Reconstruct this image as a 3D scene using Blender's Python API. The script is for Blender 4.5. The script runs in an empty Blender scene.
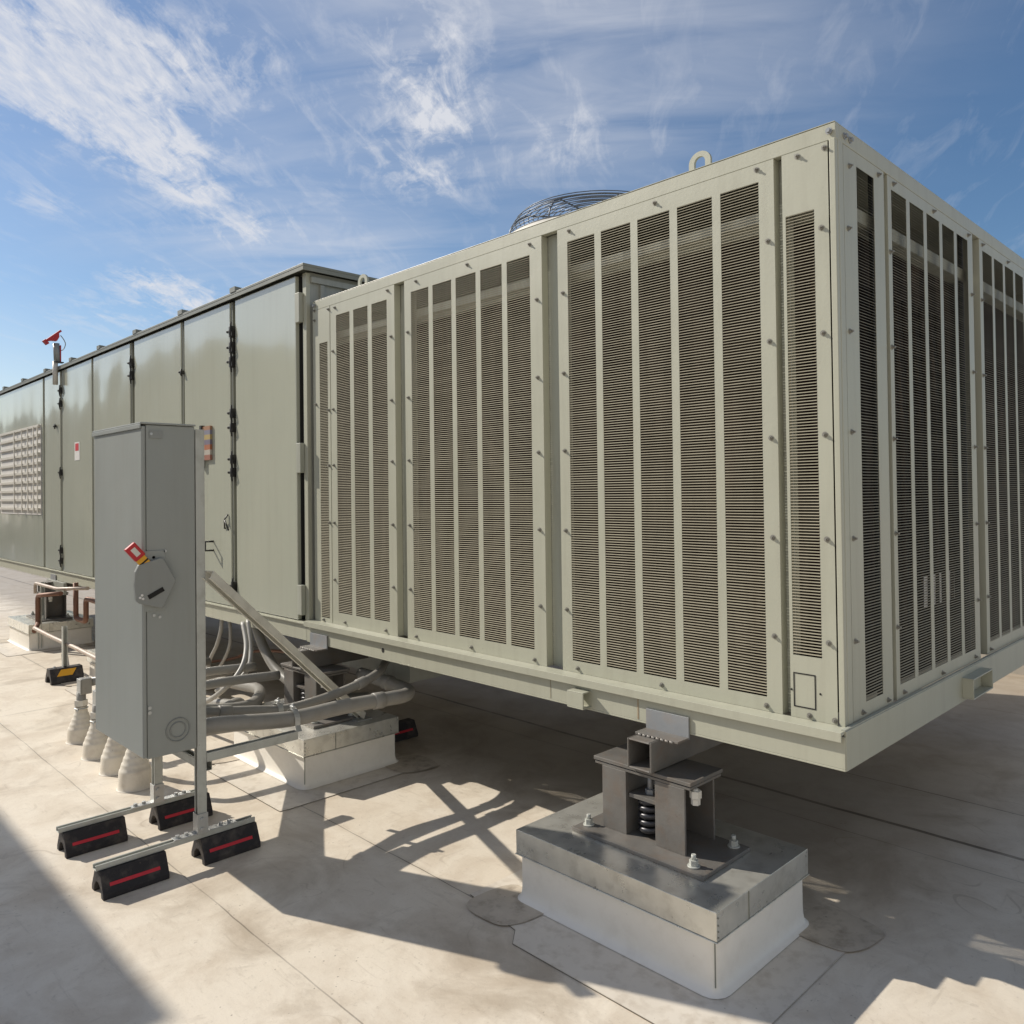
import bpy, bmesh, math, random
from mathutils import Vector, Matrix
random.seed(7)
R = math.radians
scene = bpy.context.scene
col = scene.collection
# ------------------------------------------------------------------ materials
def new_mat(name):
    m = bpy.data.materials.new(name); m.use_nodes = True
    nt = m.node_tree; nt.nodes.clear()
    out = nt.nodes.new('ShaderNodeOutputMaterial'); b = nt.nodes.new('ShaderNodeBsdfPrincipled')
    nt.links.new(b.outputs[0], out.inputs[0])
    return m, nt, b
def N(nt, t, **kw):
    n = nt.nodes.new(t)
    for k, v in kw.items():
        if k in n.inputs: n.inputs[k].default_value = v
        else: setattr(n, k, v)
    return n
def mixc(nt, fac, a, b, mode='MIX'):
    n = nt.nodes.new('ShaderNodeMix'); n.data_type = 'RGBA'; n.blend_type = mode
    for s, v in ((0, fac), (6, a), (7, b)):
        if hasattr(v, 'is_linked') or hasattr(v, 'links'): nt.links.new(v, n.inputs[s])
        elif s == 0: n.inputs[0].default_value = v
        else: n.inputs[s].default_value = (*v[:3], 1)
    return n.outputs[2]
def math_(nt, op, a, b=None, c=None):
    n = nt.nodes.new('ShaderNodeMath'); n.operation = op
    for i, v in enumerate((a, b, c)):
        if v is None: continue
        if hasattr(v, 'links'): nt.links.new(v, n.inputs[i])
        else: n.inputs[i].default_value = v
    return n.outputs[0]
def coords(nt, scale=(1, 1, 1), loc=(0, 0, 0)):
    # world-space position, so copies of a thing do not repeat their dirt
    g = nt.nodes.new('ShaderNodeNewGeometry'); mp = nt.nodes.new('ShaderNodeMapping')
    nt.links.new(g.outputs['Position'], mp.inputs[0]); mp.inputs['Scale'].default_value = scale; mp.inputs['Location'].default_value = loc
    return mp.outputs[0]
def noise(nt, vec, scale, detail=4, rough=.55, dist=0):
    n = N(nt, 'ShaderNodeTexNoise', Scale=scale, Detail=detail, Roughness=rough, Distortion=dist)
    nt.links.new(vec, n.inputs['Vector']); return n.outputs['Fac']
def ramp(nt, fac, p0, p1, c0=(0, 0, 0, 1), c1=(1, 1, 1, 1)):
    r = nt.nodes.new('ShaderNodeValToRGB'); nt.links.new(fac, r.inputs[0])
    r.color_ramp.elements[0].position = p0; r.color_ramp.elements[1].position = p1
    r.color_ramp.elements[0].color = c0; r.color_ramp.elements[1].color = c1
    return r.outputs[0]
def surf(name, base, rough=.5, metal=0, var=.12, dirt=(.16, .13, .09), dirt_amt=.25, scale=3, streak=True, bump=.02, bscale=60, spec=.5):
    m, nt, b = new_mat(name)
    v = coords(nt)
    big = noise(nt, v, scale, 5)
    vs = coords(nt, (9, 9, .7)) if streak else coords(nt, (7, 7, 7))
    st = noise(nt, vs, 2.0, 5, .6)
    hi = tuple(min(1, c * (1 + var)) for c in base); lo = tuple(c * (1 - var) for c in base)
    c = mixc(nt, big, lo, hi)
    dm = math_(nt, 'MULTIPLY', ramp(nt, st, .48, .78), dirt_amt)
    c = mixc(nt, dm, c, dirt)
    nt.links.new(c, b.inputs['Base Color'])
    rr = math_(nt, 'MULTIPLY_ADD', big, .22, rough - .11)
    nt.links.new(rr, b.inputs['Roughness'])
    b.inputs['Metallic'].default_value = metal
    b.inputs['Specular IOR Level'].default_value = spec
    fine = noise(nt, v, bscale, 4)
    bp = N(nt, 'ShaderNodeBump', Strength=bump * 10, Distance=.002)
    nt.links.new(fine, bp.inputs['Height'])
    b2 = N(nt, 'ShaderNodeBump', Strength=.25, Distance=.02); nt.links.new(noise(nt, v, 2.5, 2), b2.inputs['Height']); nt.links.new(bp.outputs[0], b2.inputs['Normal'])
    nt.links.new(b2.outputs[0], b.inputs['Normal'])
    # small chips and rust-coloured specks
    sp = ramp(nt, noise(nt, v, 45, 3, .6), .70, .76)
    c2 = mixc(nt, math_(nt, 'MULTIPLY', sp, dirt_amt * 1.2), c, (.14, .10, .07)); nt.links.new(c2, b.inputs['Base Color'])
    return m
def flat(name, c, rough=.6, metal=0):
    m, nt, b = new_mat(name)
    v = coords(nt); n = noise(nt, v, 25, 4)
    nt.links.new(mixc(nt, n, tuple(x * .82 for x in c), tuple(min(1, x * 1.12) for x in c)), b.inputs['Base Color'])
    b.inputs['Roughness'].default_value = rough; b.inputs['Metallic'].default_value = metal
    return m
M = {}
M['paint'] = surf('beige_green_paint', (.425, .425, .340), .42, var=.05, dirt_amt=.16, scale=2)
M['slat'] = surf('louvre_paint', (.30, .275, .205), .8, var=.22, dirt_amt=.35, scale=5, spec=.12)
M['recess'] = surf('recess_paint', (.36, .37, .31), .5, var=.08, dirt_amt=.4)
M['edge'] = surf('roof_edge_metal', (.22, .225, .19), .45, var=.1)
M['wall'] = surf('casing_paint', (.34, .35, .31), .45, var=.1, dirt_amt=.3)
M['cab'] = surf('grey_enamel', (.29, .305, .285), .36, var=.05, dirt_amt=.10, scale=1.5)
M['cab2'] = surf('grey_handle_paint', (.25, .26, .245), .42, var=.08, dirt_amt=.2)
M['galv'] = surf('galvanised_steel', (.50, .51, .50), .42, .65, var=.22, dirt=(.3, .26, .2), dirt_amt=.35, scale=14, streak=False, bump=.01)
M['galvcap'] = surf('galvanised_sheet', (.66, .65, .59), .30, .60, var=.22, dirt=(.22, .20, .16), dirt_amt=.45, scale=12, streak=False, bump=.012)
M['strut'] = surf('zinc_strut', (.47, .48, .44), .5, .15, var=.15, dirt_amt=.35, scale=12, streak=False)
M['steel'] = surf('brown_grey_steel', (.185, .175, .16), .50, .3, var=.35, dirt=(.20, .12, .07), dirt_amt=.4, scale=9, streak=False, bump=.05)
M['steel2'] = surf('zinc_plate', (.30, .315, .33), .5, .3, var=.15, dirt=(.3, .2, .12), dirt_amt=.4, scale=14, streak=False)
M['boltm'] = surf('screw_head', (.26, .25, .22), .5, .3, var=.2, streak=False)
M['rubber'] = surf('black_rubber', (.020, .018, .020), .75, var=.3, dirt=(.16, .135, .11), dirt_amt=.55, scale=30, streak=False, bump=.12, bscale=90)
M['rust'] = surf('rusty_primer', (.36, .30, .20), .7, var=.3, dirt=(.28, .13, .06), dirt_amt=.9, scale=25, streak=False)
M['bright'] = surf('bright_zinc', (.70, .69, .62), .45, .1, var=.12, dirt_amt=.25, scale=10, streak=False)
M['black'] = flat('black_hardware', (.025, .024, .022), .5)
M['dark'] = flat('dark_void', (.012, .011, .010), .8)
M['seal'] = flat('door_gasket', (.018, .018, .016), .7)
M['red'] = flat('red_stripe', (.55, .02, .035), .5)
M['redp'] = flat('red_paint', (.50, .015, .02), .4)
M['yellow'] = flat('yellow_mark', (.75, .38, .02), .5)
M['white'] = flat('white_label', (.75, .73, .70), .5)
M['cream'] = flat('cream_plastic', (.66, .63, .56), .5)
M['conduit'] = surf('grey_conduit', (.27, .26, .235), .42, var=.08, dirt_amt=.3, scale=5, streak=False)
M['flex'] = surf('grey_flex_conduit', (.36, .35, .32), .45, var=.08, dirt_amt=.3, streak=False)
M['copper'] = surf('weathered_copper', (.20, .10, .065), .6, .3, var=.25, dirt=(.12, .07, .05), dirt_amt=.5, streak=False)
M['copperpale'] = surf('painted_drain_pipe', (.44, .37, .31), .5, .1, var=.15, dirt=(.3, .12, .06), dirt_amt=.5, streak=False)
M['wire'] = flat('fan_wire', (.16, .18, .21), .4, .5)
M['membrane_white'] = surf('white_membrane', (.82, .785, .71), .5, var=.05, dirt=(.40, .34, .26), dirt_amt=.15, scale=5, streak=False, bump=.03, bscale=30)
M['boot'] = surf('pipe_boot_membrane', (.66, .61, .52), .55, var=.08, dirt=(.35, .28, .2), dirt_amt=.4, scale=8, streak=False)
M['spring'] = flat('spring_steel', (.05, .05, .055), .35, .5)
M['stucco'] = surf('penthouse_stucco', (.40, .37, .32), .8, var=.15, streak=True)
# coil behind the louvres: brown tube-and-fin face
m, nt, b = new_mat('condenser_coil'); M['coil'] = m
v = coords(nt); w = noise(nt, v, 2.2, 3); w2 = noise(nt, coords(nt, (1, 1, .25)), 9, 3)
c = mixc(nt, w, (.008, .006, .005), (.040, .028, .022)); c = mixc(nt, math_(nt, 'MULTIPLY', ramp(nt, w2, .5, .75), .5), c, (.13, .095, .075))
nt.links.new(c, b.inputs['Base Color']); b.inputs['Roughness'].default_value = .85; b.inputs['Specular IOR Level'].default_value = .1
# door skin: glossy enamel with shallow oil-canning
m, nt, b = new_mat('door_enamel'); M['door'] = m
v = coords(nt); n1 = noise(nt, v, 1.3, 3); st = noise(nt, coords(nt, (11, 1, .5)), 2, 5)
c = mixc(nt, n1, (.42, .435, .35), (.475, .48, .39)); c = mixc(nt, math_(nt, 'MULTIPLY', ramp(nt, st, .5, .8), .14), c, (.25, .23, .18))
nt.links.new(c, b.inputs['Base Color']); b.inputs['Roughness'].default_value = .15
b.inputs['Specular IOR Level'].default_value = .75
b.inputs['Coat Weight'].default_value = .5; b.inputs['Coat Roughness'].default_value = .07
oc = noise(nt, coords(nt, (1, 1, .8)), 1.5, 1)
bp = N(nt, 'ShaderNodeBump', Strength=.32, Distance=.04); nt.links.new(oc, bp.inputs['Height']); nt.links.new(bp.outputs[0], b.inputs['Normal']); nt.links.new(bp.outputs[0], b.inputs['Coat Normal'])
# multi-coloured warning label
m, nt, b = new_mat('warning_label_print'); M['warn'] = m
g = nt.nodes.new('ShaderNodeNewGeometry'); sx = nt.nodes.new('ShaderNodeSeparateXYZ'); nt.links.new(g.outputs['Position'], sx.inputs[0])
f = math_(nt, 'MULTIPLY', math_(nt, 'SUBTRACT', sx.outputs[2], 1.99), 1 / .27)
r = nt.nodes.new('ShaderNodeValToRGB'); nt.links.new(f, r.inputs[0]); r.color_ramp.interpolation = 'CONSTANT'
els = [(0, (.30, .13, .09, 1)), (.15, (.42, .38, .32, 1)), (.3, (.36, .13, .06, 1)), (.45, (.17, .15, .2, 1)), (.6, (.40, .30, .12, 1)), (.75, (.2, .2, .26, 1)), (.88, (.34, .18, .1, 1))]
r.color_ramp.elements[0].color = els[0][1]; r.color_ramp.elements[1].position = els[1][0]; r.color_ramp.elements[1].color = els[1][1]
for p, cc in els[2:]: e = r.color_ramp.elements.new(p); e.color = cc
nt.links.new(r.outputs[0], b.inputs['Base Color'])
# roof membrane with lap seams, foot traffic dirt and stains
def membrane():
    m, nt, b = new_mat('roof_membrane')
    v = coords(nt)
    a = noise(nt, v, .55, 5, .6); d = noise(nt, v, 3.2, 6, .65, .6); e = noise(nt, v, 22, 5, .7); f = noise(nt, coords(nt, (1, 1, 1), (7, 3, 0)), 1.4, 6, .62, 1.2)
    c = mixc(nt, a, (.62, .545, .435), (.82, .75, .64))
    c = mixc(nt, math_(nt, 'MULTIPLY', ramp(nt, d, .42, .68), .55), c, (.47, .38, .28))
    c = mixc(nt, math_(nt, 'MULTIPLY', ramp(nt, f, .54, .68), .5), c, (.36, .29, .21))
    c = mixc(nt, math_(nt, 'MULTIPLY', ramp(nt, f, .30, .42, (1, 1, 1, 1), (0, 0, 0, 1)), .35), c, (.78, .72, .62))
    c = mixc(nt, math_(nt, 'MULTIPLY', ramp(nt, e, .60, .72), .35), c, (.30, .25, .19))
    # shade under the units put into the colour, as noise-edged brown dirt
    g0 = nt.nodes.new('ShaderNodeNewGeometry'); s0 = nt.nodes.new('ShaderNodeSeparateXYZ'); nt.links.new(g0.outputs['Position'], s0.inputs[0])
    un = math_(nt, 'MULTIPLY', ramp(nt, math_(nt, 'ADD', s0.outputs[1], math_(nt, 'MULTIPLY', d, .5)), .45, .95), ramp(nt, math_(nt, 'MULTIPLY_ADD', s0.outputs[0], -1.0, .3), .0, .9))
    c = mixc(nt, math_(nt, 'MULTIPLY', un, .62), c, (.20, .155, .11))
    # speckles of grit
    vo = N(nt, 'ShaderNodeTexVoronoi', Scale=26.0); nt.links.new(v, vo.inputs['Vector'])
    gate = ramp(nt, noise(nt, v, 2.0, 3), .52, .62)
    sp = math_(nt, 'MULTIPLY', ramp(nt, vo.outputs['Distance'], .06, .11, (1, 1, 1, 1), (0, 0, 0, 1)), gate)
    c = mixc(nt, math_(nt, 'MULTIPLY', sp, .6), c, (.14, .11, .08))
    # wrinkles and dried ponding rings: thin level lines of slow noise, only here and there
    for sc_, lo_, w_, amt in ((1.1, .52, .0022, .30), (2.3, .47, .0034, .26)):
        nz = noise(nt, coords(nt, (1, 1, 1), (sc_ * 3, 1, 4)), sc_, 2, .45, .3)
        ln = math_(nt, 'LESS_THAN', math_(nt, 'ABSOLUTE', math_(nt, 'SUBTRACT', nz, lo_)), w_)
        gt = ramp(nt, noise(nt, coords(nt, (1, 1, 1), (2, sc_, 9)), 2.2, 5), .54, .62)
        c = mixc(nt, math_(nt, 'MULTIPLY', math_(nt, 'MULTIPLY', ln, gt), amt), c, (.28, .22, .15))
    # scuffs drawn out by feet and drag marks
    scf = noise(nt, coords(nt, (2.5, 16, 1)), 1.5, 7, .7, .5); scf2 = noise(nt, coords(nt, (14, 3, 1), (4, 4, 0)), 1.5, 7, .7, .5)
    c = mixc(nt, math_(nt, 'MULTIPLY', ramp(nt, scf, .58, .70), .30), c, (.34, .28, .21)); c = mixc(nt, math_(nt, 'MULTIPLY', ramp(nt, scf2, .60, .70), .28), c, (.38, .32, .25))
    gr = noise(nt, v, 75, 3, .7); c = mixc(nt, math_(nt, 'MULTIPLY', ramp(nt, gr, .58, .72), .22), c, (.3, .25, .18))
    g = nt.nodes.new('ShaderNodeNewGeometry'); s = nt.nodes.new('ShaderNodeSeparateXYZ'); nt.links.new(g.outputs['Position'], s.inputs[0])
    wob = math_(nt, 'MULTIPLY', math_(nt, 'SUBTRACT', noise(nt, v, 1.6, 3), .5), .03)
    yy = math_(nt, 'ADD', s.outputs[1], wob)
    xx = math_(nt, 'ADD', s.outputs[0], wob)
    brk = ramp(nt, noise(nt, v, 2.7, 5), .34, .60)
    hgt = None
    def line(coord, pos, w, strength, dirtw=.05, gx=None):
        nonlocal c, hgt
        dd = math_(nt, 'ABSOLUTE', math_(nt, 'SUBTRACT', coord, pos))
        core = math_(nt, 'LESS_THAN', dd, w)
        halo = ramp(nt, math_(nt, 'DIVIDE', dd, dirtw), 0, 1, (1, 1, 1, 1), (0, 0, 0, 1))
        k = math_(nt, 'MULTIPLY', core, math_(nt, 'MULTIPLY_ADD', brk, .5, .45))
        k = math_(nt, 'MULTIPLY', k, strength)
        h2 = math_(nt, 'MULTIPLY', math_(nt, 'MULTIPLY', halo, brk), .35 * strength)
        c = mixc(nt, h2, c, (.30, .24, .17)); c = mixc(nt, k, c, (.10, .08, .06))
    for p in (-4.4, -2.9, -1.29, 1.16, 4.0, 6.9, 10): line(yy, p, .0028, .68)
    line(yy, -.527, .0028, .8, .03)
    line(yy, 1.40, .014, 1.0, .10); line(yy, 1.95, .005, .9, .08)
    line(xx, -6.2, .004, .7); line(xx, 1.9, .004, .7); line(xx, -13.5, .004, .7)
    nt.links.new(c, b.inputs['Base Color'])
    nt.links.new(math_(nt, 'MULTIPLY_ADD', d, .3, .42), b.inputs['Roughness'])
    hh = math_(nt, 'ADD', math_(nt, 'MULTIPLY', noise(nt, v, 5, 5), 1.0), math_(nt, 'MULTIPLY', e, .25))
    bp = N(nt, 'ShaderNodeBump', Strength=.35, Distance=.012); nt.links.new(hh, bp.inputs['Height']); nt.links.new(bp.outputs[0], b.inputs['Normal'])
    return m
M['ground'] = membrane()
M['dirty'] = surf('dirty_patch', (.52, .455, .365), .65, var=.28, dirt=(.20, .155, .11), dirt_amt=.9, scale=9, streak=False, bump=.05)
M['flange'] = surf('membrane_flange', (.68, .62, .53), .5, var=.12, dirt=(.34, .27, .19), dirt_amt=.55, scale=4, streak=False, bump=.03, bscale=25)
M['seamline'] = flat('seam_dirt', (.27, .23, .18), .8)
# ------------------------------------------------------------------ mesh builder
class MB:
    def __init__(s): s.v = []; s.f = []; s.sm = []
    def quad(s, a, b, c, d, smooth=False):
        n = len(s.v); s.v += [tuple(a), tuple(b), tuple(c), tuple(d)]; s.f.append((n, n + 1, n + 2, n + 3)); s.sm.append(smooth); return s
    def box(s, x0, x1, y0, y1, z0, z1):
        n = len(s.v)
        for z in (z0, z1):
            for x, y in ((x0, y0), (x1, y0), (x1, y1), (x0, y1)): s.v.append((x, y, z))
        for f in ((0, 3, 2, 1), (4, 5, 6, 7), (0, 1, 5, 4), (1, 2, 6, 5), (2, 3, 7, 6), (3, 0, 4, 7)):
            s.f.append(tuple(n + i for i in f)); s.sm.append(False)
        return s
    def prism(s, poly, fn, a, b):
        """poly: 2-D outline; fn(u, v, w) -> point; extruded along w from a to b"""
        n = len(s.v); k = len(poly)
        for w in (a, b):
            for u, v in poly: s.v.append(tuple(fn(u, v, w)))
        for i in range(k):
            j = (i + 1) % k; s.f.append((n + i, n + j, n + k + j, n + k + i)); s.sm.append(False)
        s.f.append(tuple(n + i for i in range(k))[::-1]); s.f.append(tuple(n + k + i for i in range(k))); s.sm += [False, False]
        return s
    def tube(s, pts, r, seg=12, cap=True, smooth=True, closed=False):
        pts = [Vector(p) for p in pts]; n0 = len(s.v); k = len(pts)
        rs = r if isinstance(r, (list, tuple)) else [r] * k
        prev = None
        for i, p in enumerate(pts):
            if closed: t = (pts[(i + 1) % k] - pts[i - 1]).normalized()
            elif i == 0: t = (pts[1] - p).normalized()
            elif i == k - 1: t = (p - pts[i - 1]).normalized()
            else: t = ((pts[i + 1] - p).normalized() + (p - pts[i - 1]).normalized()).normalized()
            if prev is None:
                a = Vector((0, 0, 1)) if abs(t.z) < .9 else Vector((1, 0, 0)); u = t.cross(a).normalized()
            else:
                u = (prev - t * prev.dot(t)).normalized()
            prev = u; w = t.cross(u)
            for j in range(seg):
                an = 2 * math.pi * j / seg; s.v.append(tuple(p + (u * math.cos(an) + w * math.sin(an)) * rs[i]))
        for i in range(k if closed else k - 1):
            i2 = (i + 1) % k
            for j in range(seg):
                j2 = (j + 1) % seg
                s.f.append((n0 + i * seg + j, n0 + i * seg + j2, n0 + i2 * seg + j2, n0 + i2 * seg + j)); s.sm.append(smooth)
        if cap and not closed:
            s.f.append(tuple(n0 + j for j in range(seg))[::-1]); s.f.append(tuple(n0 + (k - 1) * seg + j for j in range(seg))); s.sm += [False, False]
        return s
    def lathe(s, prof, cx, cy, seg=28, smooth=True):
        n0 = len(s.v); k = len(prof)
        for r, z in prof:
            for j in range(seg):
                a = 2 * math.pi * j / seg; s.v.append((cx + r * math.cos(a), cy + r * math.sin(a), z))
        for i in range(k - 1):
            for j in range(seg):
                j2 = (j + 1) % seg; s.f.append((n0 + i * seg + j, n0 + i * seg + j2, n0 + (i + 1) * seg + j2, n0 + (i + 1) * seg + j)); s.sm.append(smooth)
        return s
    def build(s, name, mat, parent=None, bevel=0, loc=None, fix=False):
        me = bpy.data.meshes.new(name); me.from_pydata(s.v, [], s.f); me.polygons.foreach_set('use_smooth', s.sm)
        me.update(); me.materials.append(M[mat])
        if fix:
            bm = bmesh.new(); bm.from_mesh(me); bmesh.ops.recalc_face_normals(bm, faces=bm.faces); bm.to_mesh(me); bm.free()
        o = bpy.data.objects.new(name, me); col.objects.link(o)
        if parent:
            o.parent = parent
            base = Vector((0, 0, 0)); q = parent
            while q: base += q.location; q = q.parent
            o.location = -base     # builders work in world coordinates
        if bevel:
            md = o.modifiers.new('bevel', 'BEVEL'); md.width = bevel; md.segments = 2; md.limit_method = 'ANGLE'
        return o
def tag(o, label=None, cat=None, group=None, kind=None):
    if label: o['label'] = label
    if cat: o['category'] = cat
    if group: o['group'] = group
    if kind: o['kind'] = kind
    return o
def thing(name, loc, label, cat, group=None):
    o = bpy.data.objects.new(name, None); o.location = loc; o.empty_display_size = .1; col.objects.link(o)
    return tag(o, label, cat, group)
def copy_tree(o, parent=None):
    c = o.copy(); col.objects.link(c)
    if parent: c.parent = parent
    for ch in list(o.children): copy_tree(ch, c)
    return c
def smooth_path(pts, n=8):
    P = [Vector(p) for p in pts]; P = [P[0] * 2 - P[1]] + P + [P[-1] * 2 - P[-2]]; out = []
    for i in range(1, len(P) - 2):
        for k in range(n):
            t = k / n; a, b, c, d = P[i - 1], P[i], P[i + 1], P[i + 2]
            out.append(.5 * ((2 * b) + (c - a) * t + (2 * a - 5 * b + 4 * c - d) * t * t + (3 * b - a - 3 * c + d) * t ** 3))
    out.append(P[-2]); return out
# local frames for the two louvred faces: u along the face, n outwards
def FR(u, n, z): return (u, -n, z)
def RT(u, n, z): return (.03 + n, u, z)
def fbox(mb, fn, u0, u1, n0, n1, z0, z1):
    a = fn(u0, n0, z0); b = fn(u1, n1, z1)
    return mb.box(min(a[0], b[0]), max(a[0], b[0]), min(a[1], b[1]), max(a[1], b[1]), z0, z1)
# ================================================================== SETTING
def sheet(name, x0, x1, y0, y1, z, mat):
    o = MB().quad((x0, y0, z), (x1, y0, z), (x1, y1, z), (x0, y1, z)).build(name, mat); return tag(o, kind='structure')
sheet('ground', -900, 900, -900, 900, -9.0, 'stucco')
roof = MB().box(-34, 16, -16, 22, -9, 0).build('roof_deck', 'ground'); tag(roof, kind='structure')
pw = MB(); pw.box(-34.35, -34, -16, 22, -9, .75); pw.box(-34.35, 16.35, 22, 22.35, -9, .75); pw.box(16, 16.35, -16, 22, -9, .75)
pw.build('parapet_wall', 'stucco'); tag(bpy.data.objects['parapet_wall'], 'low stucco parapet wall along the far edge of the roof', 'wall')
tag(MB().box(-17, .2, 5.4, 5.65, 0, 2.55).build('sky_blocking_wall', 'stucco'), 'stucco wall added behind the row of units to block low sky light', 'wall')  # wall added behind the units to keep the space below them dark
# plant room behind the photographer: throws the wide soft shadow on the near roof and shows in the doors
ph = thing('plant_room', (-20, -6, 0), 'stucco plant room standing behind the viewpoint opposite the long row of unit doors', 'building')
p = MB().box(-34, -7.2, -9, -4.08, 0, 4.25); p.box(-24, -16, -8.5, -4.5, 4.25, 5.1); p.build('wall', 'stucco', ph)
MB().box(-34.1, -7.1, -9.1, -4.03, 4.25, 4.33).build('coping', 'edge', ph)
# ================================================================== CONDENSING UNIT
cu = thing('condensing_unit', (-1.8, 1.2, .74), 'large beige-green condensing unit with tall louvred panels on a steel base, fan guard on top', 'air conditioner')
D = 3.35
b_ = MB()
b_.box(-3.6, .05, -.05, -.044, .74, .85)            # web
b_.box(-3.6, .05, -.05, .02, .732, .74)             # lower flange
b_.box(.044, .052, -.044, D + .03, .732, .868)      # right web
b_.box(-3.6, .044, D + .02, D + .03, .74, .86)
b_.box(-.1, .044, -.04, D, .734, .74)
for x in (-3.2, -2.2, -1.2, -.3): b_.box(x, x + .05, -.04, D, .745, .845)
b_.build('base_frame', 'paint', cu, .0015)
l_ = MB(); l_.prism([(-.074, .836), (-.068, .834), (-.068, .858), (0, .863), (0, .871), (-.074, .869)], lambda u, v, w: (w, u, v), -3.6, .047)
l_.build('base_ledge', 'paint', cu, .001)
MB().box(.047 - .01, .05, -.05, D, .8685, .874).build('base_ledge', 'recess', cu)
t = MB(); t.box(-1.195, -1.10, -.105, -.05, .812, .818); t.box(-1.195, -1.10, -.105, -.05, .744, .75); t.box(-1.195, -1.10, -.105, -.099, .75, .812)
t.build('lifting_pocket', 'paint', cu, .0015)
t = MB(); t.box(.052, .10, 1.16, 1.166, .755, .835); t.box(.052, .10, 1.44, 1.446, .755, .835); t.box(.052, .10, 1.16, 1.446, .835, .841); t.box(.052, .10, 1.16, 1.446, .749, .755)
t.build('lifting_pocket', 'paint', cu, .0015)
MB().tube([(-2.715, -.0500, .788), (-2.715, -.0512, .788)], .014, 16).build('drain_hole', 'dark', cu)
m = MB(); m.box(-1.352, -1.348, -.0512, -.0500, .745, .83); m.build('weld_seam', 'slat', cu)
m = MB(); m.box(-.842, -.836, -.0515, -.0500, .745, .835); m.build('weld_seam', 'rust', cu)
# casing: corner posts, fascia, lid, recessed mullions
c_ = MB()
c_.box(.010, .032, -.004, .018, .868, 2.93); c_.box(.018, .0335, .018, .058, .868, 2.93)
c_.build('corner_post', 'paint', cu, .002)
c_ = MB(); c_.box(-3.573, .0335, -.0012, .03, 2.9275, 2.985); c_.box(.0, .0335, .03, D, 2.9275, 2.985); c_.box(-3.573, -3.54, .03, D, 2.932, 2.985); c_.box(-3.573, .034, D - .02, D, 2.932, 2.985)
c_.build('top_fascia', 'paint', cu, .002)
MB().box(-3.571, .032, -.003, D - .002, 2.986, 2.990).build('roof', 'paint', cu, .002)
c_ = MB(); c_.box(-3.565, -3.56, .03, D, .87, 2.93); c_.box(-3.56, -.02, D - .03, D - .025, .87, 2.93); c_.build('wall', 'wall', cu)
for a in ((-2.66, -2.49, .045, .05), (-1.45, -1.28, .045, .05), (-.215, -.155, .045, .05), (-3.37, -3.34, .03, .035), (-.02, -.015, .40, .48), (-.02, -.015, 1.46, 1.65)):
    MB().box(*a, .87, 2.93).build('mullion', 'dark' if a[0] == -.02 else 'recess', cu)
def louvre_panel(fn, u0, u1, cols, lz0, lz1, bolts, left_return=True, right_return=True, z0=.872, z1=2.926, hole=None):
    m = MB(); T = .002
    edges = [u0]
    for a, b in cols: edges += [a, b]
    edges.append(u1)
    for i in range(0, len(edges), 2): fbox(m, fn, edges[i], edges[i + 1], 0, T, lz0, lz1)
    fbox(m, fn, u0, u1, 0, T, z0, lz0); fbox(m, fn, u0, u1, 0, T, lz1, z1)
    if left_return: fbox(m, fn, u0, u0 + .002, -.04, 0, z0, z1)
    if right_return: fbox(m, fn, u1 - .002, u1, -.04, 0, z0, z1)
    fr = m.build('louvre_panel', 'paint', cu)
    s = MB(); P = .0108; n = int((lz1 - lz0) / P)
    P = (lz1 - lz0) / n
    for a, b in cols:
        for k in range(n):
            z = lz1 - k * P
            j = random.uniform(-.0006, .0006); hgt = .0036 + random.uniform(-.0003, .0003)
            # punched lip: sheet pushed out and down, dark slot below it
            s.quad(fn(a, .0005, z), fn(b, .0005, z), fn(b - .001, .0034 + j, z - hgt), fn(a + .001, .0034 + j, z - hgt))
    s.build('slats', 'slat', fr)
    for u, z in bolts:
        q = MB(); c0 = Vector(fn(u, T, z)); nn = Vector(fn(0, 1, 0)) - Vector(fn(0, 0, 0))
        q.tube([c0, c0 + nn * .002], .0105, 12); q.tube([c0 + nn * .002, c0 + nn * .008], .0072, 6, smooth=False); q.tube([c0 + nn * .008, c0 + nn * .015], .004, 8)
        q.build('bolt', 'boltm', fr)
    return fr
zr = [2.625, 2.25, 1.89, 1.52, 1.155]
def rowz(u): return [(u, z) for z in zr]
def cols(start, n, pitch, w): return [(start + i * pitch, start + i * pitch + w) for i in range(n)]
louvre_panel(FR, -3.573, -3.358, [(-3.490, -3.388)], .90, 2.70, [(-3.545, 2.955 - .03), (-3.545, 2.86), (-3.535, 2.30), (-3.37, 2.905)] + [(-3.375, z) for z in zr[1:4]] + [(-3.46, .885)], False, True)
louvre_panel(FR, -3.350, -2.635, cols(-3.280, 3, .2035, .160), .948, 2.853, [(-3.318, z) for z in zr] + [(-2.668, z) for z in zr] + [(-3.29, 2.902), (-2.70, 2.902), (-3.2, .893), (-2.75, .893)])
louvre_panel(FR, -2.535, -1.420, cols(-2.472, 5, .2015, .164), .942, 2.852, [(-2.502, z) for z in zr] + [(-1.455, z) for z in zr] + [(-2.42, 2.902), (-1.97, 2.902), (-1.50, 2.902), (-2.45, .893), (-1.97, .893), (-1.5, .893)])
louvre_panel(FR, -1.315, -.205, cols(-1.252, 5, .2045, .166), .925, 2.858, [(-1.283, z) for z in zr] + [(-.233, z) for z in zr] + [(-1.24, 2.905), (-.75, 2.905), (-.275, 2.905), (-1.22, .892), (-.75, .892), (-.27, .892)])
louvre_panel(FR, -.172, .004, [(-.160, -.050)], 1.097, 2.698, [(-.024, z) for z in zr] + [(-.11, 2.905), (-.008, 2.905), (-.10, .886), (-.006, .886)], True, False)
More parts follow.
